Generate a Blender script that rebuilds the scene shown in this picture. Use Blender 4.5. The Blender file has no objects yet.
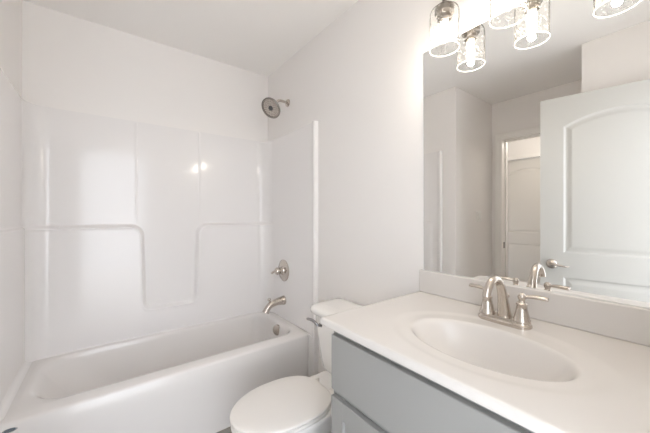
import bpy, bmesh, math
from mathutils import Vector, Matrix
import numpy as np

C = bpy.context.scene
COL = C.collection
PI = math.pi

# ------------------------------------------------------------------ camera, world, exposure
F_PX, YAW, V0, CAM_H = 290.74, math.radians(37.07), 214.83, 1.2217
cam_d = bpy.data.cameras.new('camera')
cam = bpy.data.objects.new('camera', cam_d)
COL.objects.link(cam)
cam.location = (0, 0, CAM_H)
cam.rotation_euler = (PI / 2, 0, -YAW)
cam_d.sensor_width = 36
cam_d.lens = 36 * F_PX / 650
cam_d.shift_y = -(216.5 - V0) / 650
cam_d.clip_start = 0.02
C.camera = cam

world = bpy.data.worlds.new('daylight')
C.world = world
world.use_nodes = True
bg = world.node_tree.nodes['Background']
bg.inputs[0].default_value = (0.90, 0.95, 1.03, 1)
bg.inputs[1].default_value = 5.0          # daylight of the house, enters by the open entry door

def point_lamp(name, loc, watts, radius, col=(1, 1, 1)):
    l = bpy.data.lights.new(name, 'POINT')
    l.energy = watts; l.shadow_soft_size = radius; l.color = col
    o = bpy.data.objects.new(name, l); COL.objects.link(o); o.location = loc
    return o

HALL_W, BULB_W = 12.5, 2.2
hall_fill = point_lamp('hall_fill', (-1.75, 1.05, 2.2), HALL_W, 0.14, (1, 0.93, 0.84))  # added fill light for the hall and nook, no visible fixture

vs = C.view_settings
vs.view_transform = 'Standard'
vs.look = 'None'
vs.gamma = 1
vs.use_curve_mapping = False
vs.exposure = 0.10
try:
    cy = C.cycles
    cy.use_denoising = True
    cy.max_bounces = 14; cy.diffuse_bounces = 7; cy.glossy_bounces = 6
    cy.transparent_max_bounces = 16
    cy.sample_clamp_indirect = 6
except Exception:
    pass

# ------------------------------------------------------------------ room numbers (metres)
XR, YB, XL = 1.1464, 2.3546, -0.378       # vanity wall, tub back wall, tub left wall
YA, XN = 1.459, -1.143                    # nook wall, doorway wall
YS, XS = 0.553, -0.44                     # corner of the closet block
YE, HC = -0.10, 2.44                      # entry wall, ceiling
HB = XN - 0.12                            # far face of the doorway wall
HX = -2.585                               # far wall of the hall

# ------------------------------------------------------------------ materials
def mat(name, col, rough=0.5, metal=0.0, coat=0.0, noise=0.0, scale=30, bump=0.0, bscale=200, spec=0.5):
    m = bpy.data.materials.new(name); m.use_nodes = True
    nt = m.node_tree; b = nt.nodes['Principled BSDF']
    b.inputs['Base Color'].default_value = (*col, 1)
    b.inputs['Roughness'].default_value = rough
    b.inputs['Metallic'].default_value = metal
    b.inputs['Coat Weight'].default_value = coat
    b.inputs['Coat Roughness'].default_value = 0.06
    b.inputs['Specular IOR Level'].default_value = spec
    if noise or bump:
        tc = nt.nodes.new('ShaderNodeTexCoord')
    if noise:
        n = nt.nodes.new('ShaderNodeTexNoise'); n.inputs['Scale'].default_value = scale
        n.inputs['Detail'].default_value = 4
        r = nt.nodes.new('ShaderNodeMix'); r.data_type = 'RGBA'
        r.inputs[6].default_value = (*[c * (1 - noise) for c in col], 1)
        r.inputs[7].default_value = (*[min(1, c * (1 + noise)) for c in col], 1)
        nt.links.new(tc.outputs['Object'], n.inputs['Vector'])
        nt.links.new(n.outputs['Fac'], r.inputs[0])
        nt.links.new(r.outputs[2], b.inputs['Base Color'])
    if bump:
        n = nt.nodes.new('ShaderNodeTexNoise'); n.inputs['Scale'].default_value = bscale
        bp = nt.nodes.new('ShaderNodeBump'); bp.inputs['Strength'].default_value = bump
        bp.inputs['Distance'].default_value = 0.002
        nt.links.new(tc.outputs['Object'], n.inputs['Vector'])
        nt.links.new(n.outputs['Fac'], bp.inputs['Height'])
        nt.links.new(bp.outputs['Normal'], b.inputs['Normal'])
    return m

M = {}
M['wall'] = mat('wall_paint', (0.855, 0.83, 0.808), 0.75, bump=0.08, bscale=350, spec=0.3)
M['ceiling'] = mat('ceiling_paint', (0.91, 0.89, 0.865), 0.9, bump=0.15, bscale=250, spec=0.2)
M['trim'] = mat('trim_paint', (0.90, 0.88, 0.85), 0.4)
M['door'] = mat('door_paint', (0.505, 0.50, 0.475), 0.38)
M['hall_door'] = mat('hall_door_paint', (0.68, 0.66, 0.625), 0.4)
M['acrylic'] = mat('white_acrylic', (0.85, 0.83, 0.82), 0.12, spec=0.45)
M['tubwhite'] = mat('tub_acrylic', (0.80, 0.775, 0.755), 0.16, coat=0.15)
M['porcelain'] = mat('porcelain', (0.87, 0.85, 0.82), 0.1, coat=0.3)
M['seat'] = mat('seat_plastic', (0.80, 0.77, 0.735), 0.28)
M['marble'] = mat('cultured_marble', (0.66, 0.63, 0.60), 0.22, coat=0.1, noise=0.012, scale=9)
M['cabinet'] = mat('cabinet_paint', (0.315, 0.312, 0.30), 0.42)
M['cabinet_in'] = mat('cabinet_frame_paint', (0.34, 0.345, 0.34), 0.5)
M['nickel'] = mat('brushed_nickel', (0.60, 0.55, 0.50), 0.24, 1.0, bump=0.05, bscale=900)
M['dark_nickel'] = mat('dark_nickel', (0.28, 0.26, 0.24), 0.3, 1.0)
M['chrome'] = mat('chrome', (0.38, 0.38, 0.39), 0.08, 1.0)
M['rubber'] = mat('nozzle_rubber', (0.08, 0.08, 0.085), 0.6)
M['plate'] = mat('switch_plastic', (0.84, 0.83, 0.81), 0.35)
M['socket'] = mat('socket_nickel', (0.30, 0.275, 0.25), 0.35, 1.0)
M['badge'] = mat('badge_blue_grey', (0.16, 0.22, 0.27), 0.3, 0.3)
M['badge_ring'] = mat('badge_silver', (0.62, 0.64, 0.66), 0.25, 0.8)
M['mirror'] = mat('mirror_silver', (0.945, 0.945, 0.935), 0.0, 1.0)
M['mirror_edge'] = mat('mirror_edge', (0.70, 0.74, 0.73), 0.15)
M['ceramic'] = mat('bulb_collar_ceramic', (0.85, 0.8, 0.7), 0.4)

M['reflector'] = mat('pale_reflector', (0.86, 0.84, 0.80), 0.95, noise=0.04, scale=60, bump=0.3, bscale=400)  # for the unseen floor added outside to bounce light

def floor_mat():
    m = mat('grey_plank_floor', (0.25, 0.23, 0.215), 0.45)
    nt = m.node_tree; b = nt.nodes['Principled BSDF']
    tc = nt.nodes.new('ShaderNodeTexCoord'); br = nt.nodes.new('ShaderNodeTexBrick')
    br.inputs['Color1'].default_value = (0.43, 0.405, 0.38, 1)
    br.inputs['Color2'].default_value = (0.36, 0.335, 0.315, 1)
    br.inputs['Mortar'].default_value = (0.08, 0.075, 0.07, 1)
    br.inputs['Scale'].default_value = 1; br.inputs['Mortar Size'].default_value = 0.003
    br.inputs['Brick Width'].default_value = 1.2; br.inputs['Row Height'].default_value = 0.18
    n = nt.nodes.new('ShaderNodeTexNoise'); n.inputs['Scale'].default_value = 6; n.inputs['Detail'].default_value = 6
    mp = nt.nodes.new('ShaderNodeMapping'); mp.inputs['Scale'].default_value = (1, 14, 1)
    mx = nt.nodes.new('ShaderNodeMix'); mx.data_type = 'RGBA'; mx.blend_type = 'MULTIPLY'; mx.inputs[0].default_value = 0.5
    nt.links.new(tc.outputs['Object'], br.inputs['Vector']); nt.links.new(tc.outputs['Object'], mp.inputs['Vector'])
    nt.links.new(mp.outputs['Vector'], n.inputs['Vector'])
    nt.links.new(br.outputs['Color'], mx.inputs[6]); nt.links.new(n.outputs['Color'], mx.inputs[7])
    nt.links.new(mx.outputs[2], b.inputs['Base Color'])
    return m
M['floor'] = floor_mat()

def glass_mat():
    # thin seeded glass: clear with a fresnel sheen and small bubbles
    m = bpy.data.materials.new('seeded_glass'); m.use_nodes = True
    nt = m.node_tree; nt.nodes.clear()
    out = nt.nodes.new('ShaderNodeOutputMaterial')
    tr = nt.nodes.new('ShaderNodeBsdfTransparent'); tr.inputs[0].default_value = (0.985, 0.985, 0.98, 1)
    gl = nt.nodes.new('ShaderNodeBsdfGlossy'); gl.inputs['Roughness'].default_value = 0.02
    sc = nt.nodes.new('ShaderNodeBsdfTranslucent'); sc.inputs[0].default_value = (0.95, 0.94, 0.92, 1)
    tc = nt.nodes.new('ShaderNodeTexCoord')
    vo = nt.nodes.new('ShaderNodeTexVoronoi'); vo.inputs['Scale'].default_value = 160
    no = nt.nodes.new('ShaderNodeTexNoise'); no.inputs['Scale'].default_value = 60
    rp = nt.nodes.new('ShaderNodeValToRGB')
    rp.color_ramp.elements[0].position = 0.26; rp.color_ramp.elements[0].color = (1, 1, 1, 1)
    rp.color_ramp.elements[1].position = 0.36; rp.color_ramp.elements[1].color = (0, 0, 0, 1)
    rp2 = nt.nodes.new('ShaderNodeValToRGB')
    rp2.color_ramp.elements[0].position = 0.42; rp2.color_ramp.elements[1].position = 0.55
    mu = nt.nodes.new('ShaderNodeMath'); mu.operation = 'MULTIPLY'
    mu2 = nt.nodes.new('ShaderNodeMath'); mu2.operation = 'MULTIPLY_ADD'
    mu2.inputs[1].default_value = 0.5; mu2.inputs[2].default_value = 0.008
    fr = nt.nodes.new('ShaderNodeLayerWeight'); fr.inputs['Blend'].default_value = 0.08
    bp = nt.nodes.new('ShaderNodeBump'); bp.inputs['Strength'].default_value = 0.35; bp.inputs['Distance'].default_value = 0.001
    m1 = nt.nodes.new('ShaderNodeMixShader'); m2 = nt.nodes.new('ShaderNodeMixShader')
    L = nt.links.new
    L(tc.outputs['Object'], vo.inputs['Vector']); L(tc.outputs['Object'], no.inputs['Vector'])
    L(vo.outputs['Distance'], rp.inputs[0]); L(no.outputs['Fac'], rp2.inputs[0])
    L(rp.outputs[0], mu.inputs[0]); L(rp2.outputs[0], mu.inputs[1])
    L(mu.outputs[0], mu2.inputs[0])
    L(mu.outputs[0], bp.inputs['Height']); L(bp.outputs[0], gl.inputs['Normal'])
    L(fr.outputs['Fresnel'], m1.inputs[0]); L(tr.outputs[0], m1.inputs[1]); L(gl.outputs[0], m1.inputs[2])
    L(mu2.outputs[0], m2.inputs[0]); L(m1.outputs[0], m2.inputs[1]); L(sc.outputs[0], m2.inputs[2])
    L(m2.outputs[0], out.inputs[0])
    return m
M['glass'] = glass_mat()

def rim_mat():
    m = bpy.data.materials.new('polished_glass_rim'); m.use_nodes = True
    nt = m.node_tree; nt.nodes.clear()
    out = nt.nodes.new('ShaderNodeOutputMaterial')
    tr = nt.nodes.new('ShaderNodeBsdfTransparent')
    sc = nt.nodes.new('ShaderNodeBsdfTranslucent'); sc.inputs[0].default_value = (0.97, 0.96, 0.94, 1)
    di = nt.nodes.new('ShaderNodeBsdfDiffuse'); di.inputs[0].default_value = (0.95, 0.95, 0.94, 1)
    m1 = nt.nodes.new('ShaderNodeMixShader'); m1.inputs[0].default_value = 0.5
    m2 = nt.nodes.new('ShaderNodeMixShader'); m2.inputs[0].default_value = 0.3
    L = nt.links.new
    L(sc.outputs[0], m1.inputs[1]); L(di.outputs[0], m1.inputs[2])
    L(tr.outputs[0], m2.inputs[1]); L(m1.outputs[0], m2.inputs[2]); L(m2.outputs[0], out.inputs[0])
    return m
M['rim'] = rim_mat()

def emit_mat(name, col, s):
    m = bpy.data.materials.new(name); m.use_nodes = True
    nt = m.node_tree; nt.nodes.clear()
    out = nt.nodes.new('ShaderNodeOutputMaterial'); e = nt.nodes.new('ShaderNodeEmission')
    e.inputs[0].default_value = (*col, 1); e.inputs[1].default_value = s
    nt.links.new(e.outputs[0], out.inputs[0])
    return m
M['bulb'] = emit_mat('glowing_bulb', (1.0, 0.91, 0.76), 7.0)

# ------------------------------------------------------------------ mesh helpers
def link(name, bm, m, parent=None, smooth=True, bevel=0.0, seg=3, angle=40):
    bmesh.ops.recalc_face_normals(bm, faces=bm.faces[:])
    me = bpy.data.meshes.new(name); bm.to_mesh(me); bm.free()
    ms = m if isinstance(m, (list, tuple)) else [m]
    for q in ms: me.materials.append(q)
    o = bpy.data.objects.new(name, me); COL.objects.link(o)
    if parent: o.parent = parent
    if bevel:
        b = o.modifiers.new('bevel', 'BEVEL'); b.width = bevel; b.segments = seg
        b.limit_method = 'ANGLE'; b.angle_limit = math.radians(35)
    if smooth:
        try: me.shade_smooth()
        except Exception:
            for p in me.polygons: p.use_smooth = True
        try: me.set_sharp_from_angle(angle=math.radians(angle))
        except Exception: pass
    return o

def tag(o, label=None, cat=None, kind=None, group=None):
    if label: o['label'] = label
    if cat: o['category'] = cat
    if kind: o['kind'] = kind
    if group: o['group'] = group
    return o

def thing(name, loc, label, cat, kind=None):
    o = bpy.data.objects.new(name, None); COL.objects.link(o); o.location = loc
    o.empty_display_size = 0.05
    return tag(o, label, cat, kind)

def box(bm, x0, x1, y0, y1, z0, z1, mtx=None, mi=0):
    vs_ = [bm.verts.new(Vector(p)) for p in ((x0, y0, z0), (x1, y0, z0), (x1, y1, z0), (x0, y1, z0),
                                             (x0, y0, z1), (x1, y0, z1), (x1, y1, z1), (x0, y1, z1))]
    if mtx:
        for v in vs_: v.co = mtx @ v.co
    for f in ((0, 3, 2, 1), (4, 5, 6, 7), (0, 1, 5, 4), (1, 2, 6, 5), (2, 3, 7, 6), (3, 0, 4, 7)):
        fc = bm.faces.new([vs_[i] for i in f]); fc.material_index = mi
    return bm

def B(*a, **k):
    return box(bmesh.new(), *a, **k)

def loft(bm, rings, cap0=True, cap1=True, mi=0):
    rows = [[bm.verts.new(Vector(p)) for p in r] for r in rings]
    n = len(rows[0])
    for a, b in zip(rows, rows[1:]):
        for i in range(n):
            bm.faces.new((a[i], a[(i + 1) % n], b[(i + 1) % n], b[i])).material_index = mi
    if cap0: bm.faces.new(rows[0][::-1]).material_index = mi
    if cap1: bm.faces.new(rows[-1]).material_index = mi
    return bm

def lathe(bm, prof, mtx=None, n=40, cap0=True, cap1=True, mi=0):
    """prof = [(radius, height)] turned about local z."""
    mtx = mtx or Matrix()
    return loft(bm, [[mtx @ Vector((r * math.cos(2 * PI * i / n), r * math.sin(2 * PI * i / n), z)) for i in range(n)]
                     for r, z in prof], cap0, cap1, mi)

def axis(loc, d):
    """matrix whose local z points along d."""
    return Matrix.Translation(loc) @ Vector(d).normalized().to_track_quat('Z', 'Y').to_matrix().to_4x4()

def bez(pts, n=24):
    """Catmull-Rom through points (tuples of any length)."""
    P = [np.array(p, float) for p in pts]
    P = [2 * P[0] - P[1]] + P + [2 * P[-1] - P[-2]]
    out = []
    for k in range(1, len(P) - 2):
        for j in range(n):
            t = j / n
            a, b, c, d = P[k - 1], P[k], P[k + 1], P[k + 2]
            out.append(0.5 * (2 * b + (c - a) * t + (2 * a - 5 * b + 4 * c - d) * t * t + (3 * b - a - 3 * c + d) * t ** 3))
    out.append(P[-2])
    return out

def sweep(bm, pts, n=20, flat=1.0, steps=10, mi=0):
    """pts = (x, y, z, r): a tube with changing radius; flat squeezes the section along its binormal."""
    S = bez(pts, steps)
    up = Vector((0, 0, 1)); rings = []
    prev = None
    for i, s in enumerate(S):
        a = Vector(S[max(i - 1, 0)][:3]); b = Vector(S[min(i + 1, len(S) - 1)][:3])
        t = (b - a).normalized()
        if prev is None:
            ref = up if abs(t.z) < 0.9 else Vector((0, 1, 0))
            nrm = (ref - t * ref.dot(t)).normalized()
        else:
            nrm = (prev - t * prev.dot(t)).normalized()
        prev = nrm
        bi = t.cross(nrm); c = Vector(s[:3]); r = s[3]
        rings.append([c + nrm * (r * flat * math.cos(2 * PI * k / n)) + bi * (r * math.sin(2 * PI * k / n)) for k in range(n)])
    return loft(bm, rings, mi=mi)

def grid_np(bm, X, Y, Z, mi=0):
    nu, nv = X.shape
    vv = [[bm.verts.new((X[i, j], Y[i, j], Z[i, j])) for j in range(nv)] for i in range(nu)]
    for i in range(nu - 1):
        for j in range(nv - 1):
            bm.faces.new((vv[i][j], vv[i + 1][j], vv[i + 1][j + 1], vv[i][j + 1])).material_index = mi
    return vv

def sstep(a, b, x):
    t = np.clip((x - a) / (b - a), 0, 1)
    return t * t * (3 - 2 * t)

def rrect(x0, x1, y0, y1, r, z, n=16):
    """ring of a rounded rectangle, 4*(n+1) points; r is one radius or four (x1y1, x0y1, x0y0, x1y0)."""
    rs = r if isinstance(r, (tuple, list)) else (r,) * 4
    pts = []
    for (cx, sx, cyy, sy, a0, rr) in ((x1, -1, y1, -1, 0, rs[0]), (x0, 1, y1, -1, 90, rs[1]),
                                      (x0, 1, y0, 1, 180, rs[2]), (x1, -1, y0, 1, 270, rs[3])):
        for i in range(n + 1):
            a = math.radians(a0 + 90 * i / n)
            pts.append((cx + sx * rr + rr * math.cos(a), cyy + sy * rr + rr * math.sin(a), z))
    return pts

# ------------------------------------------------------------------ room shell
def struct(name, bm, m, label, parent=None, **k):
    o = link(name, bm, m, parent, smooth=k.pop('smooth', False), **k)
    if not parent: tag(o, label, name.split('_')[0], 'structure')
    return o

T = 0.10
struct('floor', B(HX - T - 0.04, XR + T, YE - 0.06, YB + T, -0.06, 0), M['floor'], 'grey wood-look plank floor')
struct('floor_bounce', B(-1.6, 1.6, YE - 3.2, YE - 0.062, -0.06, 0.004), M['reflector'], 'pale carpet added unseen outside the entry door to bounce light inside')  # added out of view, throws light up through the doorway onto the ceiling
bm = B(XN - T, XR + T, YE - T, YB + T, HC, HC + 0.06)
box(bm, HX - T - 0.04, HB + 0.06, -0.2, 2.9, HC, HC + 0.06)
struct('ceiling', bm, M['ceiling'], 'flat off-white ceiling')
struct('wall_right', B(XR, XR + T, YE - T, YB + T, 0, HC), M['wall'], 'pale grey wall behind mirror and toilet')
struct('wall_back', B(XL - T, XR, YB, YB + T, 0, HC), M['wall'], 'pale wall above the long side of the bathtub')
struct('wall_left', B(XL - T, XL, YA, YB, 0, HC), M['wall'], 'pale wall at the left end of the bathtub')
struct('wall_nook', B(XN - 0.12, XL - T, YA, YA + T, 0, HC), M['wall'], 'pale wall with the light switch, seen in mirror')
DY0, DY1, DH = 0.62, 1.35, 2.03
bm = B(HB, XN, DY1 + 0.02, YA, 0, HC)
box(bm, HB, XN, YS - T, DY0 - 0.02, 0, HC); box(bm, HB, XN, DY0 - 0.02, DY1 + 0.02, DH + 0.02, HC)
struct('wall_doorway', bm, M['wall'], 'wall around the cased doorway, seen in mirror')
bm = B(XN, XS, YS - T, YS, 0, HC); box(bm, XS - T, XS, YE - T, YS - T, 0, HC)
struct('wall_closet', bm, M['wall'], 'pale wall corner behind the open white door')
EX0, EX1 = -0.385, 0.46
bm = B(XS, EX0, YE - T, YE, 0, HC); box(bm, EX1, XR, YE - T, YE, 0, HC); box(bm, EX0, EX1, YE - T, YE, 2.06, HC)
struct('wall_entry', bm, M['wall'], 'wall of the entry doorway behind the camera')
# the hall beyond the cased doorway
bm = B(HX - T - 0.04, HX, -0.2, 1.20, 0, HC); box(bm, HX - T - 0.04, HX, 2.01, 2.9, 0, HC); box(bm, HX - T - 0.04, HX, 1.20, 2.01, 2.045, HC)
struct('wall_hall', bm, M['wall'], 'far wall of the hall seen through the doorway')
struct('wall_hall_end', B(HX, HB, 2.8, 2.9, 0, HC), M['wall'], 'end wall of the hall')
struct('wall_hall_start', B(HX, HB, -0.2, -0.1, 0, HC), M['wall'], 'near end wall of the hall')
bm = B(HB - 0.0, HB + 0.06, YA + T, 2.9, 0, HC); box(bm, HB, HB + 0.06, -0.2, YS - T, 0, HC)
struct('wall_hall_inner', bm, M['wall'], 'hall side of the bathroom wall')
struct('wall_light_block', B(0.62, 0.70, YE - 1.3, YE - T - 0.002, 0.006, HC), M['wall'], 'unseen wall added outside the entry door to keep light off the open door')  # added out of view, cuts the light falling on the open door leaf
# casings and jambs
def casing(name, xf, sgn, y0, y1, zt, w, label):
    bm = bmesh.new()
    t1, t2 = sorted((xf, xf + sgn * 0.016))
    box(bm, t1, t2, y1, y1 + w, 0, zt + w); box(bm, t1, t2, y0 - w, y0, 0, zt + w); box(bm, t1, t2, y0, y1, zt, zt + w)
    t1, t2 = sorted((xf + sgn * 0.016, xf + sgn * 0.021))
    box(bm, t1, t2, y1 + w * 0.55, y1 + w - 0.004, 0, zt + w - 0.004); box(bm, t1, t2, y0 - w + 0.004, y0 - w * 0.55, 0, zt + w - 0.004)
    box(bm, t1, t2, y0 - w * 0.55, y1 + w * 0.55, zt + w * 0.55, zt + w - 0.004)
    return struct(name, bm, M['trim'], label, bevel=0.003, seg=2)
casing('trim_1', XN, 1, DY0, DY1, DH, 0.066, 'white casing around the doorway, seen in mirror')
bm = B(HB, XN, DY1, DY1 + 0.02, 0, DH); box(bm, HB, XN, DY0 - 0.02, DY0, 0, DH); box(bm, HB, XN, DY0 - 0.02, DY1 + 0.02, DH, DH + 0.02)
box(bm, HB + 0.02, HB + 0.06, DY1 - 0.011, DY1, 0, DH - 0.011); box(bm, HB + 0.02, HB + 0.06, DY0, DY0 + 0.011, 0, DH - 0.011)
box(bm, HB + 0.02, HB + 0.06, DY0, DY1, DH - 0.011, DH)
jamb = struct('trim_2', bm, M['trim'], 'white jamb lining of the doorway, seen in mirror')
bm = B(XN - 0.055, XN - 0.020, DY1 - 0.002, DY1 + 0.001, 0.86, 0.925)
o = link('strike_plate', bm, M['dark_nickel'], jamb, smooth=False); o['label'] = 'small dark metal strike plate on the jamb'
casing('trim_3', HX, 1, 1.20, 2.01, 2.045, 0.05, 'casing around the hall door, seen in mirror')
bm = B(EX0 - 0.0, EX0 + 0.018, YE - T, YE, 0, 2.06); box(bm, EX1 - 0.018, EX1, YE - T, YE, 0, 2.06); box(bm, EX0, EX1, YE - T, YE, 2.042, 2.06)
struct('trim_4', bm, M['trim'], 'white jamb of the entry doorway')
# baseboards
bm = B(XR - 0.014, XR, 0.80, 1.63, 0, 0.09); struct('baseboard_right', bm, M['trim'], 'white baseboard behind the toilet', bevel=0.004)
bm = B(XN + 0.0, XL - T, YA - 0.014, YA, 0, 0.09); struct('baseboard_nook', bm, M['trim'], 'white baseboard under the light switch', bevel=0.004)
bm = B(XN + 0.02, XS, YS, YS + 0.014, 0, 0.09); box(bm, XS, XS + 0.014, YE, YS + 0.014, 0, 0.09)
struct('baseboard_closet', bm, M['trim'], 'white baseboard around the closet corner', bevel=0.004)
bm = B(XL - T, XL - 0.0, YA - 0.014, YA, 0, 0.09)
struct('baseboard_tub', bm, M['trim'], 'white baseboard at the tub wall end', bevel=0.004)

# ------------------------------------------------------------------ moulded two-panel doors
def door_relief(U, Z, W, H):
    """recess depth of a two-panel arch-top door at (u, z)."""
    st = 0.126
    def panel(sd):
        d = 0.009 * sstep(0.0, 0.014, sd) - 0.0065 * sstep(0.020, 0.050, sd)
        return d
    hw = W / 2 - st; uc = np.abs(U - W / 2)
    lo0, lo1 = 0.22, 0.785
    sdl = np.minimum(hw - uc, np.minimum(Z - lo0, lo1 - Z))
    up0, up1 = 0.948, H - 0.205
    rise = 0.075
    R = (hw ** 2 + rise ** 2) / (2 * rise)
    arch = (R - np.sqrt(U * 0 + uc ** 2 + (Z - (up1 + rise - R)) ** 2))
    sdu = np.minimum(hw - uc, np.minimum(Z - up0, arch))
    return panel(np.maximum(sdl, 0)) + panel(np.maximum(sdu, 0))

def make_door(name, origin, d, W, H, th, label, m='door'):
    """slab from origin along d (unit, in plan); its visible face is on the left-hand normal."""
    r = thing(name, origin, label, 'door', 'structure')
    d = Vector((d[0], d[1], 0)).normalized(); nrm = Vector((-d.y, d.x, 0))
    us = np.unique(np.concatenate([np.linspace(0, W, 90), np.linspace(0.115, 0.19, 28), W - np.linspace(0.115, 0.19, 28)]))
    zs = np.unique(np.concatenate([np.linspace(0, H, 190), np.linspace(0.20, 0.29, 24), np.linspace(0.73, 0.80, 24),
                                   np.linspace(0.935, 1.015, 24), np.linspace(H - 0.26, H - 0.1, 50)]))
    U, Z = np.meshgrid(us, zs, indexing='ij')
    D = door_relief(U, Z, W, H)
    bm = bmesh.new()
    def face(off, sg):
        return grid_np(bm, d.x * U + nrm.x * (off - sg * D), d.y * U + nrm.y * (off - sg * D), Z)
    a = face(0, 1); b = face(-th, -1)
    nu, nv = len(us), len(zs)
    for i in range(nu - 1):
        for j in (0, nv - 1): bm.faces.new((a[i][j], a[i + 1][j], b[i + 1][j], b[i][j]))
    for j in range(nv - 1):
        for i in (0, nu - 1): bm.faces.new((a[i][j], a[i][j + 1], b[i][j + 1], b[i][j]))
    link('slab', bm, M[m], r, angle=30)
    return r, d, nrm

def door_lever(r, d, nrm, u, z, toward):
    """lever set on the visible face; toward = +1/-1 along d."""
    base = d * u + Vector((0, 0, z))
    bm = bmesh.new()
    lathe(bm, [(0.0, 0), (0.033, 0.0), (0.033, 0.006), (0.028, 0.012), (0.014, 0.016), (0.011, 0.03), (0.012, 0.048), (0.0, 0.05)], axis(base, nrm), 32, False, False)
    h = link('door_handle', bm, M['nickel'], r)
    e = d * toward
    p = lambda s, k, q: tuple(base + e * s + nrm * k + Vector((0, 0, q)))
    bm = sweep(bmesh.new(), [(*p(-0.008, 0.04, 0), 0.011), (*p(0.02, 0.044, 0.003), 0.0105), (*p(0.045, 0.043, -0.003), 0.008),
                             (*p(0.075, 0.038, -0.008), 0.0075), (*p(0.094, 0.034, -0.006), 0.005)], 16, 0.9)
    link('lever', bm, M['nickel'], h)

free = Vector((-0.197, 0.729, 0)); dd = Vector((-0.106, -0.514, 0)).normalized()
LW = 0.81
# origin at the free edge; the visible face looks at the mirror (left-hand normal of dd)
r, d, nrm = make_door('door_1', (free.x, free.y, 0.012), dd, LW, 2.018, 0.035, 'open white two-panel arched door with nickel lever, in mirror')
door_lever(r, d, nrm, 0.065, 0.868, 1)
for z in (0.25, 1.05, 1.80):
    c = d * (LW + 0.004) + nrm * 0.004
    link('hinge', lathe(bmesh.new(), [(0.006, z - 0.045), (0.006, z + 0.045)], Matrix.Translation((c.x, c.y, 0)), 12), M['nickel'], r)
make_door('door_2', (HX - 0.095, 1.205, 0.008), (0, 1), 0.80, 2.032, 0.035, 'closed arched panel door across the hall, seen through the doorway', 'hall_door')
# left-hand normal of (0,1) is (-1,0): its two faces carry the same relief

# ------------------------------------------------------------------ bathtub
TY0, RZ = 1.665, 0.40
tub = thing('bathtub', ((XL + XR) / 2, 2.0, 0), 'long white acrylic alcove bathtub with a plain apron along the back wall', 'bathtub')
ox, oy = -(XL + XR) / 2, -2.0
x0, x1, y0, y1 = XL + 0.004, XR - 0.004, TY0, YB - 0.004
def R_(a, b, c, e, r, z): return [(px + ox, py + oy, pz) for px, py, pz in rrect(a, b, c, e, r, z)]
ix0, ix1, iy0, iy1 = -0.275, 1.065, 1.762, 2.285
rings = [R_(x0, x1, y0 + 0.004, y1, 0.004, 0.0), R_(x0, x1, y0 + 0.002, y1, 0.004, 0.30),
         R_(x0, x1, y0 + 0.001, y1, 0.004, RZ - 0.014), R_(x0, x1, y0 + 0.006, y1, 0.004, RZ - 0.005), R_(x0, x1, y0 + 0.016, y1, 0.006, RZ),
         R_(ix0 - 0.03, ix1 + 0.03, iy0 - 0.02, iy1 + 0.02, 0.11, RZ)]
for k, (dz, s) in enumerate(((0.000, -0.012), (0.004, -0.004), (0.012, 0.003), (0.03, 0.009), (0.08, 0.018), (0.15, 0.032), (0.22, 0.05),
                             (0.27, 0.07), (0.298, 0.10), (0.308, 0.14), (0.31, 0.18))):
    lx = 0.6 * dz if dz < 0.25 else 0.15
    rings.append(R_(ix0 + s + lx * 0.9, ix1 - s * 0.8, iy0 + s * 0.7, iy1 - s * 0.7, (0.10, 0.17, 0.17, 0.10), RZ - dz))
link('basin', loft(bmesh.new(), rings, True, True), M['tubwhite'], tub, angle=50)
# overflow plate on the drain end
bm = lathe(bmesh.new(), [(0.0, -0.022), (0.039, -0.022), (0.039, 0.008), (0.036, 0.012), (0.030, 0.013), (0.0, 0.013)], axis((1.054 + ox, 1.995 + oy, 0.340), (-0.84, -0.50, 0.12)), 36, False, False)
o = link('overflow_plate', bm, M['nickel'], tub); o['label'] = 'round brushed nickel overflow plate'
bm = lathe(bmesh.new(), [(0.0, 0.0), (0.036, 0.0), (0.034, 0.004), (0.0, 0.005)], Matrix.Translation((0.80 + ox, 2.0 + oy, 0.091)), 32, False, False)
o = link('drain', bm, M['nickel'], tub); o['label'] = 'round brushed nickel drain'
bx, bz = -0.301, 0.371
bm = lathe(bmesh.new(), [(1.0, -0.003), (1.0, 0.0022), (0.94, 0.003), (0.86, 0.0024), (0.84, 0.0)], axis((0, 0, 0), (0, -1, 0)), 40, True, True)
for v in bm.verts: v.co = Vector((v.co.x * 0.0215 + bx + ox, v.co.y + TY0 + oy + 0.0015, v.co.z * 0.0080 + bz))
bd = link('badge', bm, M['badge_ring'], tub); bd['label'] = 'small oval badge with a silver rim'
bm = lathe(bmesh.new(), [(1.0, 0.0), (1.0, 0.0015)], axis((0, 0, 0), (0, -1, 0)), 40)
for v in bm.verts: v.co = Vector((v.co.x * 0.0172 + bx + ox, v.co.y + TY0 + oy + 0.0010, v.co.z * 0.0058 + bz))
bf = link('badge_face', bm, M['badge'], bd)
bm = bmesh.new()
for k in range(6):
    xx = bx - 0.011 + k * 0.0040
    box(bm, xx + ox, xx + 0.0024 + ox, TY0 + oy - 0.0012, TY0 + oy + 0.0006, bz - 0.002, bz + 0.002 + (0.001 if k == 0 else 0))
link('badge_lettering', bm, M['badge_ring'], bd, smooth=False)

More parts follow.
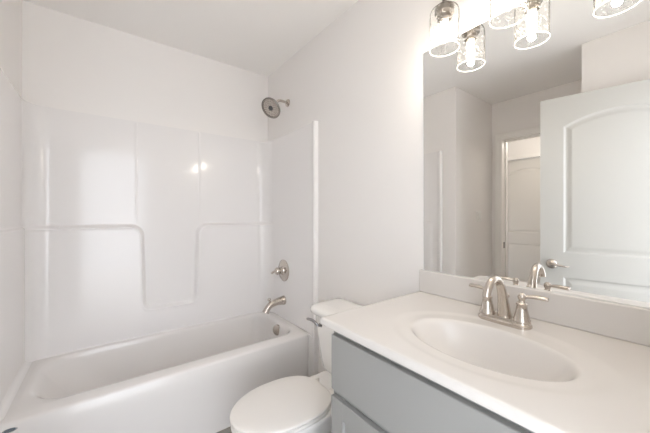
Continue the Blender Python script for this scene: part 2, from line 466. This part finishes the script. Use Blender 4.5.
# ------------------------------------------------------------------ moulded surround
sur = thing('shower_surround', ((XL + XR) / 2, YB, RZ), 'glossy white moulded shower surround with stepped side shelves above the bathtub', 'shower surround')
ZS = 1.852
def seat_profile(x, z):
    """how far the back panel stands out from the wall, before the corner fillets."""
    def smin(a, b, k):
        h = np.clip(0.5 + 0.5 * (b - a) / k, 0, 1)
        return b * (1 - h) + a * h - k * h * (1 - h)
    def corner(a, b, r):        # a, b signed (negative inside): convex corner rounded by r
        return np.minimum(np.maximum(a + r, b + r), 0) + np.hypot(np.maximum(a + r, 0), np.maximum(b + r, 0)) - r
    zr = np.clip((z - 0.58) / 0.45, 0, 1)
    xl = 0.218 - 0.012 * zr; xr = 0.536 + 0.014 * zr
    sl = corner(x - xl, z - 1.150, 0.075); sr = corner(xr - x, z - 1.150, 0.075)
    sb = z - 0.580
    sd = smin(smin(sl, sb, 0.06), smin(sr, sb, 0.06), 0.01)
    off = 0.018 + 0.027 * sstep(-0.012, 0.012, -sd)
    off = off + 0.0035 * np.exp(-((sd + 0.014) / 0.006) ** 2)
    colm = sstep(0.168, 0.180, x) * sstep(0.568, 0.556, x) * 0 + sstep(0.172, 0.184, x) * (1 - sstep(0.551, 0.563, x))
    off = off - 0.012 * colm * sstep(0.0, 0.08, sd)
    off = off + 0.0022 * (np.exp(-((x - 0.168) / 0.008) ** 2) + np.exp(-((x - 0.567) / 0.008) ** 2)) * sstep(0.0, 0.1, sd)
    return off
xs = np.unique(np.concatenate([np.linspace(XL + 0.018, XR - 0.018, 150), np.linspace(0.15, 0.25, 40), np.linspace(0.49, 0.60, 40),
                               XL + 0.018 + 0.115 * (1 - np.cos(np.linspace(0, PI / 2, 34))), XR - 0.018 - 0.115 * (1 - np.cos(np.linspace(0, PI / 2, 34)))]))
zs = np.unique(np.concatenate([np.linspace(RZ + 0.002, ZS, 130), np.linspace(0.54, 0.62, 30), RZ + 0.036 * (1 - np.cos(np.linspace(0.05, PI / 2, 14))), np.linspace(1.10, 1.18, 30), np.linspace(ZS - 0.02, ZS, 8)]))
X, Z = np.meshgrid(xs, zs, indexing='ij')
off = seat_profile(X, Z)
Rf = 0.105
for dx in (X - XL - 0.018, XR - 0.018 - X):
    dx = np.clip(dx, 0, Rf)
    off = np.maximum(off, off + Rf - np.sqrt(np.maximum(Rf ** 2 - (Rf - dx) ** 2, 0)))
off = off - 0.008 * (1 - sstep(0, 0.012, ZS - Z)) * 0.6
Rb = 0.036
dz = np.clip(Z - RZ, 0, Rb)
off = np.maximum(off, 0.018 + Rb - np.sqrt(np.maximum(Rb ** 2 - (Rb - dz) ** 2, 0)) + 0.010 * np.exp(-((Z - RZ) / 0.06) ** 2))
bm = bmesh.new()
Y = -off
vv = grid_np(bm, X - (XL + XR) / 2, Y, Z - RZ)
n_, m_ = X.shape
top = [bm.verts.new((X[i, -1] - (XL + XR) / 2, -0.001, ZS - RZ)) for i in range(n_)]
for i in range(n_ - 1): bm.faces.new((vv[i][-1], vv[i + 1][-1], top[i + 1], top[i]))
link('back_panel', bm, M['acrylic'], sur, angle=60)
def side_panel(xw, sg):
    zs = np.unique(np.concatenate([np.linspace(RZ + 0.002, ZS, 90), np.linspace(1.10, 1.18, 24), RZ + 0.036 * (1 - np.cos(np.linspace(0.35, PI / 2, 12)))]))
    ys = np.unique(np.concatenate([np.linspace(1.655, YB - 0.03, 60), [1.590, 1.5905, 1.592, 1.595, 1.600, 1.606, 1.614, 1.622, 1.632, 1.645]]))
    Yg, Zg = np.meshgrid(ys, zs, indexing='ij')
    of = 0.018 + 0.018 * (1 - sstep(1.612, 1.634, Yg))
    of = of - 0.006 * (1 - np.sqrt(np.clip((Yg - 1.590) / 0.008, 0, 1)))
    if sg > 0: of = of + 0.010 * (1 - sstep(1.142, 1.160, Zg)) * sstep(1.68, 1.72, Yg)
    if sg > 0:
        dz = np.clip(Zg - RZ, 0, 0.036)
        of = of + (0.036 - np.sqrt(np.maximum(0.036 ** 2 - (0.036 - dz) ** 2, 0))) * sstep(1.66, 1.70, Yg)
    bm = bmesh.new()
    Xg = xw + sg * of - (XL + XR) / 2
    g = grid_np(bm, Xg, Yg - YB, Zg - RZ)
    a, b = Yg.shape
    xb = xw + sg * 0.001 - (XL + XR) / 2
    fr = [bm.verts.new((xb, Yg[0, j] - YB, Zg[0, j] - RZ)) for j in range(b)]
    for j in range(b - 1): bm.faces.new((g[0][j], g[0][j + 1], fr[j + 1], fr[j]))
    tp = [fr[-1]] + [bm.verts.new((xb, Yg[i, -1] - YB, ZS - RZ)) for i in range(1, a)]
    for i in range(a - 1): bm.faces.new((g[i][-1], g[i + 1][-1], tp[i + 1], tp[i]))
    x_a, x_b = sorted((xw + sg * 0.0012 - (XL + XR) / 2, xw + sg * 0.034 - (XL + XR) / 2))
    box(bm, x_a, x_b, 1.592 - YB, 1.662 - YB, -RZ + 0.001, 0.002)
    link('side_panel', bm, M['acrylic'], sur, angle=50)
side_panel(XR, -1); side_panel(XL, 1)

# ------------------------------------------------------------------ shower fittings
FX = XR
sh = thing('shower_fixture', (FX, 2.0, 2.10), 'round brushed nickel shower head on a bent arm above the surround', 'shower head')
bm = lathe(bmesh.new(), [(0.0, 0.0), (0.030, 0.0), (0.030, 0.004), (0.022, 0.012), (0.012, 0.014), (0.0, 0.014)], axis((0, 0, 0), (-1, 0, 0)), 32, False, False)
link('wall_flange', bm, M['nickel'], sh)
hn = Vector((-0.70, -0.30, -0.62)).normalized()
hc = Vector((-0.148, 0.0, -0.072))
bk = hc - hn * 0.05
bm = sweep(bmesh.new(), [(-0.002, 0, 0, 0.0095), (-0.05, 0, 0.004, 0.0095), (-0.082, 0.004, 0.0, 0.0095), (bk.x - 0.004 + 0.012, bk.y + 0.006, bk.z + 0.012, 0.0095), (bk.x, bk.y, bk.z, 0.0095)], 16)
link('arm', bm, M['nickel'], sh)
bm = lathe(bmesh.new(), [(0.0, -0.062), (0.013, -0.060), (0.015, -0.050), (0.014, -0.040), (0.024, -0.030), (0.040, -0.022), (0.062, -0.014), (0.072, -0.008), (0.076, 0.000), (0.072, 0.002)], axis(hc, hn), 48, False, True)
hd = link('head', bm, M['nickel'], sh)
bm = lathe(bmesh.new(), [(0.070, 0.001), (0.070, 0.006), (0.075, 0.007), (0.0795, 0.003), (0.080, -0.004), (0.077, -0.009), (0.070, -0.010)], axis(hc, hn), 48, False, False)
o = link('rim', bm, M['dark_nickel'], hd); o['label'] = 'darker nickel rim of the shower head'
bm = bmesh.new(); A = axis(hc, hn)
for rr, n in ((0.026, 10), (0.039, 16), (0.051, 22), (0.063, 28)):
    for k in range(n):
        c = A @ Vector((rr * math.cos(2 * PI * k / n), rr * math.sin(2 * PI * k / n), 0.002))
        lathe(bm, [(0.0026, 0), (0.0018, 0.0025)], axis(c, hn), 6)
link('nozzles', bm, M['rubber'], hd); bpy.data.objects['nozzles']['kind'] = 'stuff'
bm = lathe(bmesh.new(), [(0.020, 0.0), (0.018, 0.005), (0.006, 0.007), (0.0, 0.007)], A, 24, False, False)
o = link('center_nozzle', bm, M['rubber'], hd); o['label'] = 'dark round centre of the spray face'

va = thing('shower_valve', (FX - 0.018, 2.035, 0.782), 'round brushed nickel shower valve with lever on the right surround wall', 'shower valve')
bm = lathe(bmesh.new(), [(0.0, 0.0), (0.085, 0.0), (0.085, 0.003), (0.078, 0.008), (0.045, 0.011), (0.034, 0.014), (0.030, 0.022), (0.0, 0.022)], axis((0, 0, 0), (-1, 0, 0)), 48, False, False)
link('escutcheon', bm, M['nickel'], va)
bm = lathe(bmesh.new(), [(0.0, 0.02), (0.028, 0.02), (0.025, 0.034), (0.024, 0.040), (0.028, 0.048), (0.029, 0.060), (0.022, 0.072), (0.0, 0.076)], axis((0, 0, 0), (-1, 0, 0)), 32, False, False)
hb = link('handle', bm, M['nickel'], va)
bm = sweep(bmesh.new(), [(-0.055, 0.0, 0.0, 0.014), (-0.075, -0.004, 0.004, 0.012), (-0.095, -0.012, 0.002, 0.0085), (-0.112, -0.022, -0.004, 0.009), (-0.120, -0.027, -0.006, 0.005)], 16, 0.8)
link('lever', bm, M['nickel'], hb)

sp = thing('tub_spout', (FX - 0.018, 2.03, 0.548), 'brushed nickel tub spout with diverter knob below the valve', 'tub spout')
bm = sweep(bmesh.new(), [(0.0, 0, 0, 0.036), (-0.010, 0, 0, 0.0355), (-0.03, 0, -0.0005, 0.031), (-0.07, 0, -0.004, 0.026), (-0.105, 0, -0.012, 0.0245), (-0.130, 0, -0.026, 0.0235),
                         (-0.146, 0, -0.044, 0.0235), (-0.156, 0, -0.060, 0.026), (-0.160, 0, -0.068, 0.028)], 28)
link('spout', bm, M['nickel'], sp)
bm = lathe(bmesh.new(), [(0.0, 0.0), (0.008, 0.0), (0.007, 0.018), (0.012, 0.023), (0.013, 0.030), (0.009, 0.037), (0.0, 0.038)], axis((-0.124, 0, 0.0), (-0.2, 0, 1)), 20, False, False)
link('diverter_knob', bm, M['nickel'], sp)

# ------------------------------------------------------------------ toilet
TCY = 1.133
toi = thing('toilet', (0.78, TCY, 0), 'white two-piece toilet with closed lid between bathtub and vanity', 'toilet')
def egg(xt, xm, xb, w, z, n=72, pw=2.7, wb=None):
    """plan outline: tip at xt (towards -x), widest at xm, squared back at xb."""
    pts = []
    for k in range(n):
        a = 2 * PI * k / n
        c, s = math.cos(a), math.sin(a)
        if c < 0:
            pts.append((xm + (xm - xt) * c - 0.78, w * s * 1.0, z))
        else:
            cc = abs(c) ** (2 / pw); ss = math.copysign(abs(s) ** (2 / pw), s)
            pts.append((xm + (xb - xm) * cc - 0.78, w * ss, z))
    return pts
XT = 0.397
rings = [egg(0.50, 0.70, 0.98, 0.105, 0.0), egg(0.495, 0.70, 0.985, 0.11, 0.012), egg(0.505, 0.70, 0.98, 0.10, 0.05), egg(0.515, 0.69, 0.97, 0.098, 0.14),
         egg(0.48, 0.67, 0.96, 0.115, 0.20), egg(0.43, 0.645, 0.95, 0.140, 0.27), egg(XT + 0.012, 0.63, 0.945, 0.160, 0.33), egg(XT + 0.004, 0.625, 0.94, 0.166, 0.352),
         egg(XT + 0.002, 0.625, 0.94, 0.168, 0.364), egg(XT + 0.008, 0.625, 0.935, 0.164, 0.371)]
link('bowl', loft(bmesh.new(), rings), M['porcelain'], toi, angle=60)
bm = bmesh.new(); rr = rrect(0.80 - 0.78, 1.10 - 0.78, -0.115, 0.115, 0.03, 0.30)
rings = [[(a, b, 0.28) for a, b, _ in rr], [(a, b, 0.36) for a, b, _ in rr], [(a * 0.99, b * 0.97, 0.385) for a, b, _ in rr]]
link('tank_shelf', loft(bm, rings), M['porcelain'], toi, angle=60)
def slab(rz, xt, xb, w, round_):
    z0, z1 = rz
    return [egg(xt + round_, 0.625, xb - round_, w - round_, z0), egg(xt, 0.625, xb, w, z0 + round_), egg(xt, 0.625, xb, w, z1 - round_),
            egg(xt + round_ * 0.4, 0.625, xb - round_ * 0.4, w - round_ * 0.4, z1 - round_ * 0.35), egg(xt + round_ * 1.4, 0.625, xb - round_ * 1.4, w - round_ * 1.4, z1),
            egg(xt + 0.05, 0.625, xb - 0.05, w - 0.05, z1 + 0.0025), egg(xt + 0.15, 0.625, xb - 0.12, w - 0.13, z1 + 0.004)]
link('seat', loft(bmesh.new(), slab((0.371, 0.387), XT + 0.002, 0.834, 0.170, 0.006)), M['seat'], toi, angle=60)
link('lid', loft(bmesh.new(), slab((0.389, 0.404), XT - 0.002, 0.838, 0.170, 0.006)), M['seat'], toi, angle=60)
for s in (-1, 1):
    link('hinge', loft(bmesh.new(), [[(a, b, z) for a, b, _ in rrect(0.048, 0.085, s * 0.075 - 0.022, s * 0.075 + 0.022, 0.012, 0)] for z in (0.371, 0.398)]), M['seat'], toi, bevel=0.004)
tx0, tx1, hw = 0.918 - 0.78, 1.125 - 0.78, 0.206
rings = []
for z, s, fx in ((0.385, -0.050, 0.030), (0.40, -0.040, 0.022), (0.45, -0.032, 0.015), (0.55, -0.016, 0.006), (0.63, -0.006, 0.0), (0.684, -0.002, 0.0)):
    rings.append(rrect(tx0 + fx, tx1, -hw - s, hw + s, (0.02, 0.055, 0.055, 0.02), z))
link('tank', loft(bmesh.new(), rings), M['porcelain'], toi, angle=60)
rings = []
for z, g in ((0.682, -0.004), (0.686, 0.020), (0.690, 0.024), (0.706, 0.027), (0.716, 0.022), (0.722, 0.010), (0.726, -0.012), (0.729, -0.045)):
    q = 0.075 + min(0, g - 0.02) * 0.75
    rings.append(rrect(tx0 - g, tx1 + min(g, 0.004), -hw - g - 0.002, hw + g + 0.002, (min(0.03, q), q, q, min(0.03, q)), z))
link('tank_lid', loft(bmesh.new(), rings), M['porcelain'], toi, angle=60)
bm = lathe(bmesh.new(), [(0.0, 0.0), (0.013, 0.0), (0.013, 0.006), (0.009, 0.012), (0.007, 0.022), (0.0, 0.024)], axis((tx0 + 0.006, 0.120, 0.634), (-1, 0, 0)), 24, False, False)
fl = link('flush_lever', bm, M['chrome'], toi); fl['label'] = 'chrome flush lever on the tank front'
bm = sweep(bmesh.new(), [(tx0 - 0.020, 0.118, 0.634, 0.0075), (tx0 - 0.026, 0.128, 0.646, 0.008), (tx0 - 0.030, 0.148, 0.654, 0.0075), (tx0 - 0.034, 0.172, 0.656, 0.007), (tx0 - 0.036, 0.192, 0.654, 0.0065), (tx0 - 0.036, 0.198, 0.653, 0.004)], 14, 1.0)
link('lever', bm, M['chrome'], fl)

# ------------------------------------------------------------------ vanity
CZ, CX0, CY1 = 0.8786, 0.576, 0.790
CY0 = YE + 0.004
cab = thing('vanity_cabinet', (0.86, 0.34, 0), 'light grey painted vanity cabinet under the white sink top', 'cabinet')
kx, ky = -0.86, -0.34
FF = 0.612                                    # face frame
wx0, wx1, wy0, wy1, wz = FF + kx, XR - 0.003 + kx, CY0 + 0.006 + ky, 0.762 + ky, CZ - 0.0245
bm = B(wx0, wx1, wy1 - 0.018, wy1, 0.0, wz)
box(bm, wx0, wx1, wy0, wy0 + 0.018, 0.0, wz)
box(bm, wx1 - 0.008, wx1, wy0 + 0.018, wy1 - 0.018, 0.0, wz)
box(bm, wx0, wx1 - 0.008, wy0 + 0.018, wy1 - 0.018, 0.10, 0.118)
box(bm, wx0 + 0.07, wx0 + 0.085, wy0 + 0.018, wy1 - 0.018, 0.0, 0.10)
for za, zb in ((0.118, 0.15), (0.615, 0.665), (0.815, wz)):
    box(bm, wx0, wx0 + 0.019, wy0 + 0.018, wy1 - 0.018, za, zb)
for ya_, yb_ in ((wy0 + 0.018, wy0 + 0.045), ((wy0 + wy1) / 2 - 0.022, (wy0 + wy1) / 2 + 0.022), (wy1 - 0.045, wy1 - 0.018)):
    box(bm, wx0, wx0 + 0.019, ya_, yb_, 0.15, 0.615); box(bm, wx0, wx0 + 0.019, ya_, yb_, 0.665, 0.815)
link('carcass', bm, M['cabinet_in'], cab, smooth=False, bevel=0.0015, seg=2)
fx0, fx1 = FF - 0.019 + kx, FF + kx
ya, yb = CY0 + 0.012 + ky, 0.751 + ky
link('drawer_front', B(fx0, fx1, ya, yb, 0.652, 0.830), M['cabinet'], cab, smooth=True, bevel=0.0025)
mid = (ya + yb) / 2
def shaker(y0_, y1_, z0_, z1_):
    s = 0.057; bm = bmesh.new()
    box(bm, fx0, fx1, y0_, y0_ + s, z0_, z1_); box(bm, fx0, fx1, y1_ - s, y1_, z0_, z1_)
    box(bm, fx0, fx1, y0_ + s, y1_ - s, z0_, z0_ + s); box(bm, fx0, fx1, y0_ + s, y1_ - s, z1_ - s, z1_)
    d_ = link('cabinet_door', bm, M['cabinet'], cab, smooth=False, bevel=0.0015, seg=2)
    link('door_panel', B(fx0 + 0.010, fx1 - 0.003, y0_ + s - 0.004, y1_ - s + 0.004, z0_ + s - 0.004, z1_ - s + 0.004), M['cabinet'], d_, smooth=False)
shaker(mid + 0.003, yb, 0.13, 0.630); shaker(ya, mid - 0.003, 0.13, 0.630)

top = thing('countertop', (0.86, 0.34, CZ), 'white cultured marble countertop with integrated oval sink and backsplash', 'countertop')
SX, SY, SA, SB = 0.812, 0.374, 0.202, 0.131   # sink centre, half length (y), half width (x)
xs = np.unique(np.concatenate([np.linspace(CX0, XR - 0.002, 130), [CX0 + 0.002, CX0 + 0.004]])); ys = np.linspace(CY0, CY1, 230)
X, Yg = np.meshgrid(xs, ys, indexing='ij')
rho = np.hypot((X - SX) / SB, (Yg - SY) / SA)
rho2 = np.hypot((X - SX - 0.01) / (SB + 0.068), (Yg - SY) / (SA + 0.070))
bowl = 0.125 * (1 - np.clip(rho, 0, 2) ** 2.4)
k = 0.013
bowl = np.where(bowl > k, bowl, np.where(bowl > -k, (bowl + k) ** 2 / (4 * k), 0))
dish = 0.0028 * (1 - sstep(0.86, 1.0, rho2))
Zg = -bowl - dish
edge = np.minimum(np.minimum(X - CX0, CY1 - Yg), 0.008)
Zg = Zg - (0.008 - np.sqrt(np.maximum(0.008 ** 2 - (0.008 - edge) ** 2, 0)))*0.9
bm = bmesh.new()
v = grid_np(bm, X - 0.86, Yg - 0.34, Zg)
a, b = X.shape
def skirt(seq, zb=-0.023):
    lo = [bm.verts.new((q.co.x, q.co.y, zb)) for q in seq]
    for i in range(len(seq) - 1): bm.faces.new((seq[i], seq[i + 1], lo[i + 1], lo[i]))
    return lo
skirt([v[0][j] for j in range(b)]); skirt([v[i][b - 1] for i in range(a)]); skirt([v[a - 1][j] for j in range(b)]); skirt([v[i][0] for i in range(a)])
# underside rim (front and left overhang)
box(bm, CX0 + 0.0005 - 0.86, FF + 0.02 - 0.86, CY0 - 0.34, CY1 - 0.0005 - 0.34, -0.0231, -0.019)
link('sink_top', bm, M['marble'], top, angle=45)
bm = B(XR - 0.020 - 0.86, XR - 0.001 - 0.86, CY0 - 0.34, CY1 - 0.34, -0.001, 0.0965)
link('backsplash', bm, M['marble'], top, smooth=True, bevel=0.005)
bm = lathe(bmesh.new(), [(0.0, 0.0), (0.022, 0.0), (0.021, 0.003), (0.012, 0.005), (0.0, 0.006)], Matrix.Translation((SX - 0.86, SY - 0.34, -0.1285)), 28, False, False)
o = link('drain', bm, M['nickel'], top); o['label'] = 'round nickel drain at the bottom of the sink'

# ------------------------------------------------------------------ faucet
fa = thing('faucet', (1.022, 0.399, CZ - 0.0035), 'brushed nickel gooseneck faucet with two lever handles on the countertop', 'faucet')
def stad(L, w, z):
    return rrect(-w, w, -L, L, w * 0.92, z, 12)
bm = loft(bmesh.new(), [stad(0.077, 0.0275, 0.0), stad(0.077, 0.0275, 0.010), stad(0.075, 0.0255, 0.0125), stad(0.073, 0.0235, 0.014), stad(0.071, 0.022, 0.020), stad(0.069, 0.020, 0.022)])
link('base', bm, M['nickel'], fa, angle=35)
bm = sweep(bmesh.new(), [(0.006, 0, 0.018, 0.0220), (0.004, 0, 0.030, 0.0195), (-0.003, 0, 0.060, 0.0165), (-0.014, 0, 0.100, 0.0138), (-0.032, 0, 0.132, 0.0124), (-0.058, 0, 0.149, 0.0118), (-0.088, 0, 0.145, 0.0114),
                         (-0.110, 0, 0.126, 0.0112), (-0.118, 0, 0.110, 0.0118), (-0.119, 0, 0.104, 0.0120)], 28)
link('spout', bm, M['nickel'], fa)
bm = lathe(bmesh.new(), [(0.003, 0.018), (0.003, 0.075), (0.0065, 0.079), (0.0065, 0.086), (0.003, 0.090), (0.0, 0.090)], Matrix.Translation((0.026, 0, 0)), 16, True, False)
link('lift_rod', bm, M['nickel'], fa)
for s in (1, -1):
    yc = s * 0.0505
    bm = lathe(bmesh.new(), [(0.0235, 0.018), (0.0235, 0.026), (0.021, 0.029), (0.0190, 0.040), (0.0155, 0.056), (0.0135, 0.068), (0.0155, 0.071), (0.0155, 0.075), (0.0095, 0.079), (0.0080, 0.084),
                             (0.0110, 0.090), (0.0118, 0.096), (0.0100, 0.102), (0.005, 0.106), (0.0, 0.107)], Matrix.Translation((0, yc, 0)), 32, True, False)
    h = link('handle', bm, M['nickel'], fa, angle=50)
    dx = 0.004
    bm = sweep(bmesh.new(), [(0, yc, 0.095, 0.0075), (dx, yc + s * 0.014, 0.0965, 0.0080), (dx * 2, yc + s * 0.030, 0.0985, 0.0105), (dx * 3, yc + s * 0.057, 0.098, 0.0110), (dx * 3.2, yc + s * 0.064, 0.0975, 0.0095)], 16, 0.6)
    link('lever', bm, M['nickel'], h)

# ------------------------------------------------------------------ mirror
MZ0, MZ1, MY1 = CZ + 0.0965, 1.948, 0.775
mi = thing('mirror', (XR - 0.006, 0.34, MZ0), 'large frameless wall mirror above the backsplash', 'mirror')
bm = B(0.0005, 0.0055, CY0 - 0.34, MY1 - 0.34, 0, MZ1 - MZ0)
link('glass_edge', bm, M['mirror_edge'], mi, smooth=False)
bm = B(-0.0005, 0.0005, CY0 + 0.001 - 0.34, MY1 - 0.002 - 0.34, 0.001, MZ1 - MZ0 - 0.001)
link('mirror_glass', bm, M['mirror'], mi, smooth=False)

# ------------------------------------------------------------------ vanity light
vl = thing('vanity_light', (XR, 0.392, 2.13), 'three-light wall fixture with clear seeded glass shades above the mirror', 'wall light')
LX, LP = 1.038 - XR, 0.222
bm = B(-0.022, -0.001, -0.11, 0.11, -0.055, 0.055)
link('back_plate', bm, M['nickel'], vl, bevel=0.006)
bm = sweep(bmesh.new(), [(-0.045, -LP - 0.04, 0, 0.011), (-0.045, 0, 0, 0.011), (-0.045, LP + 0.04, 0, 0.011)], 16)
box(bm, -0.045, -0.02, -0.015, 0.015, -0.01, 0.01)
link('bar', bm, M['nickel'], vl)
ZB = 1.855 - 2.13                              # bottom of the shades
for k in (1, 0, -1):
    yy = k * LP
    bm = sweep(bmesh.new(), [(-0.045, yy, 0.0, 0.008), (-0.075, yy, 0.012, 0.008), (LX, yy, -0.005, 0.008), (LX, yy, -0.06, 0.008), (LX, yy, -0.09, 0.008)], 14)
    arm = link('arm', bm, M['dark_nickel'], vl)
    Tm = Matrix.Translation((LX, yy, ZB))
    bm = lathe(bmesh.new(), [(0.0, 0.185), (0.010, 0.184), (0.014, 0.176), (0.031, 0.166), (0.035, 0.160), (0.035, 0.138), (0.031, 0.134), (0.026, 0.132), (0.026, 0.116), (0.022, 0.112), (0.0, 0.112)], Tm, 36, False, False)
    sk = link('socket', bm, M['socket'], vl)
    # glass shade: open cylinder with a shoulder, double walled
    ro = 0.0535
    bm = lathe(bmesh.new(), [(0.030, 0.1565), (0.040, 0.156), (0.049, 0.151), (0.0525, 0.141), (ro, 0.125), (ro, 0.004)], Tm, 56, False, False)
    gs = link('glass_shade', bm, M['glass'], vl, angle=80)
    bm = bmesh.new(); n = 56; rg = []
    for i in range(n):
        a = 2 * PI * i / n
        rg.append([Tm @ Vector(((ro - 0.0006 + 0.0015 * math.cos(t)) * math.cos(a), (ro - 0.0006 + 0.0015 * math.cos(t)) * math.sin(a), 0.0025 + 0.0017 * math.sin(t))) for t in [2 * PI * q / 8 for q in range(8)]])
    rv = [[bm.verts.new(p) for p in ring] for ring in rg]
    for i in range(n):
        for q in range(8): bm.faces.new((rv[i][q], rv[(i + 1) % n][q], rv[(i + 1) % n][(q + 1) % 8], rv[i][(q + 1) % 8]))
    link('rim', bm, M['rim'], gs)
    bm = lathe(bmesh.new(), [(0.016, 0.112), (0.0165, 0.101), (0.0, 0.101)], Tm, 24, True, False)
    co = link('bulb_collar', bm, M['ceramic'], sk)
    bm = lathe(bmesh.new(), [(0.012, 0.101), (0.014, 0.094), (0.0155, 0.085), (0.0155, 0.042), (0.013, 0.034), (0.008, 0.029), (0.0, 0.027)], Tm, 28, True, False)
    bl = link('bulb', bm, M['bulb'], vl); bl['label'] = 'lit warm white bulb'
    bl.visible_shadow = True
    pl = point_lamp('bulb_light', (XR + LX, 0.392 + yy, 2.13 + ZB + 0.014), BULB_W, 0.012, (1.0, 0.90, 0.78))

# ------------------------------------------------------------------ light switch (seen in the mirror)
sw = thing('light_switch', (-0.835, YA, 1.205), 'white two-gang light switch plate on the wall beside doorway, in mirror', 'light switch')
link('cover_plate', B(-0.058, 0.058, -0.006, -0.0005, -0.057, 0.057), M['plate'], sw, bevel=0.003)
for s in (-1, 1):
    link('rocker', B(s * 0.023 - 0.0165, s * 0.023 + 0.0165, -0.010, -0.005, -0.033, 0.033), M['plate'], sw, bevel=0.002)
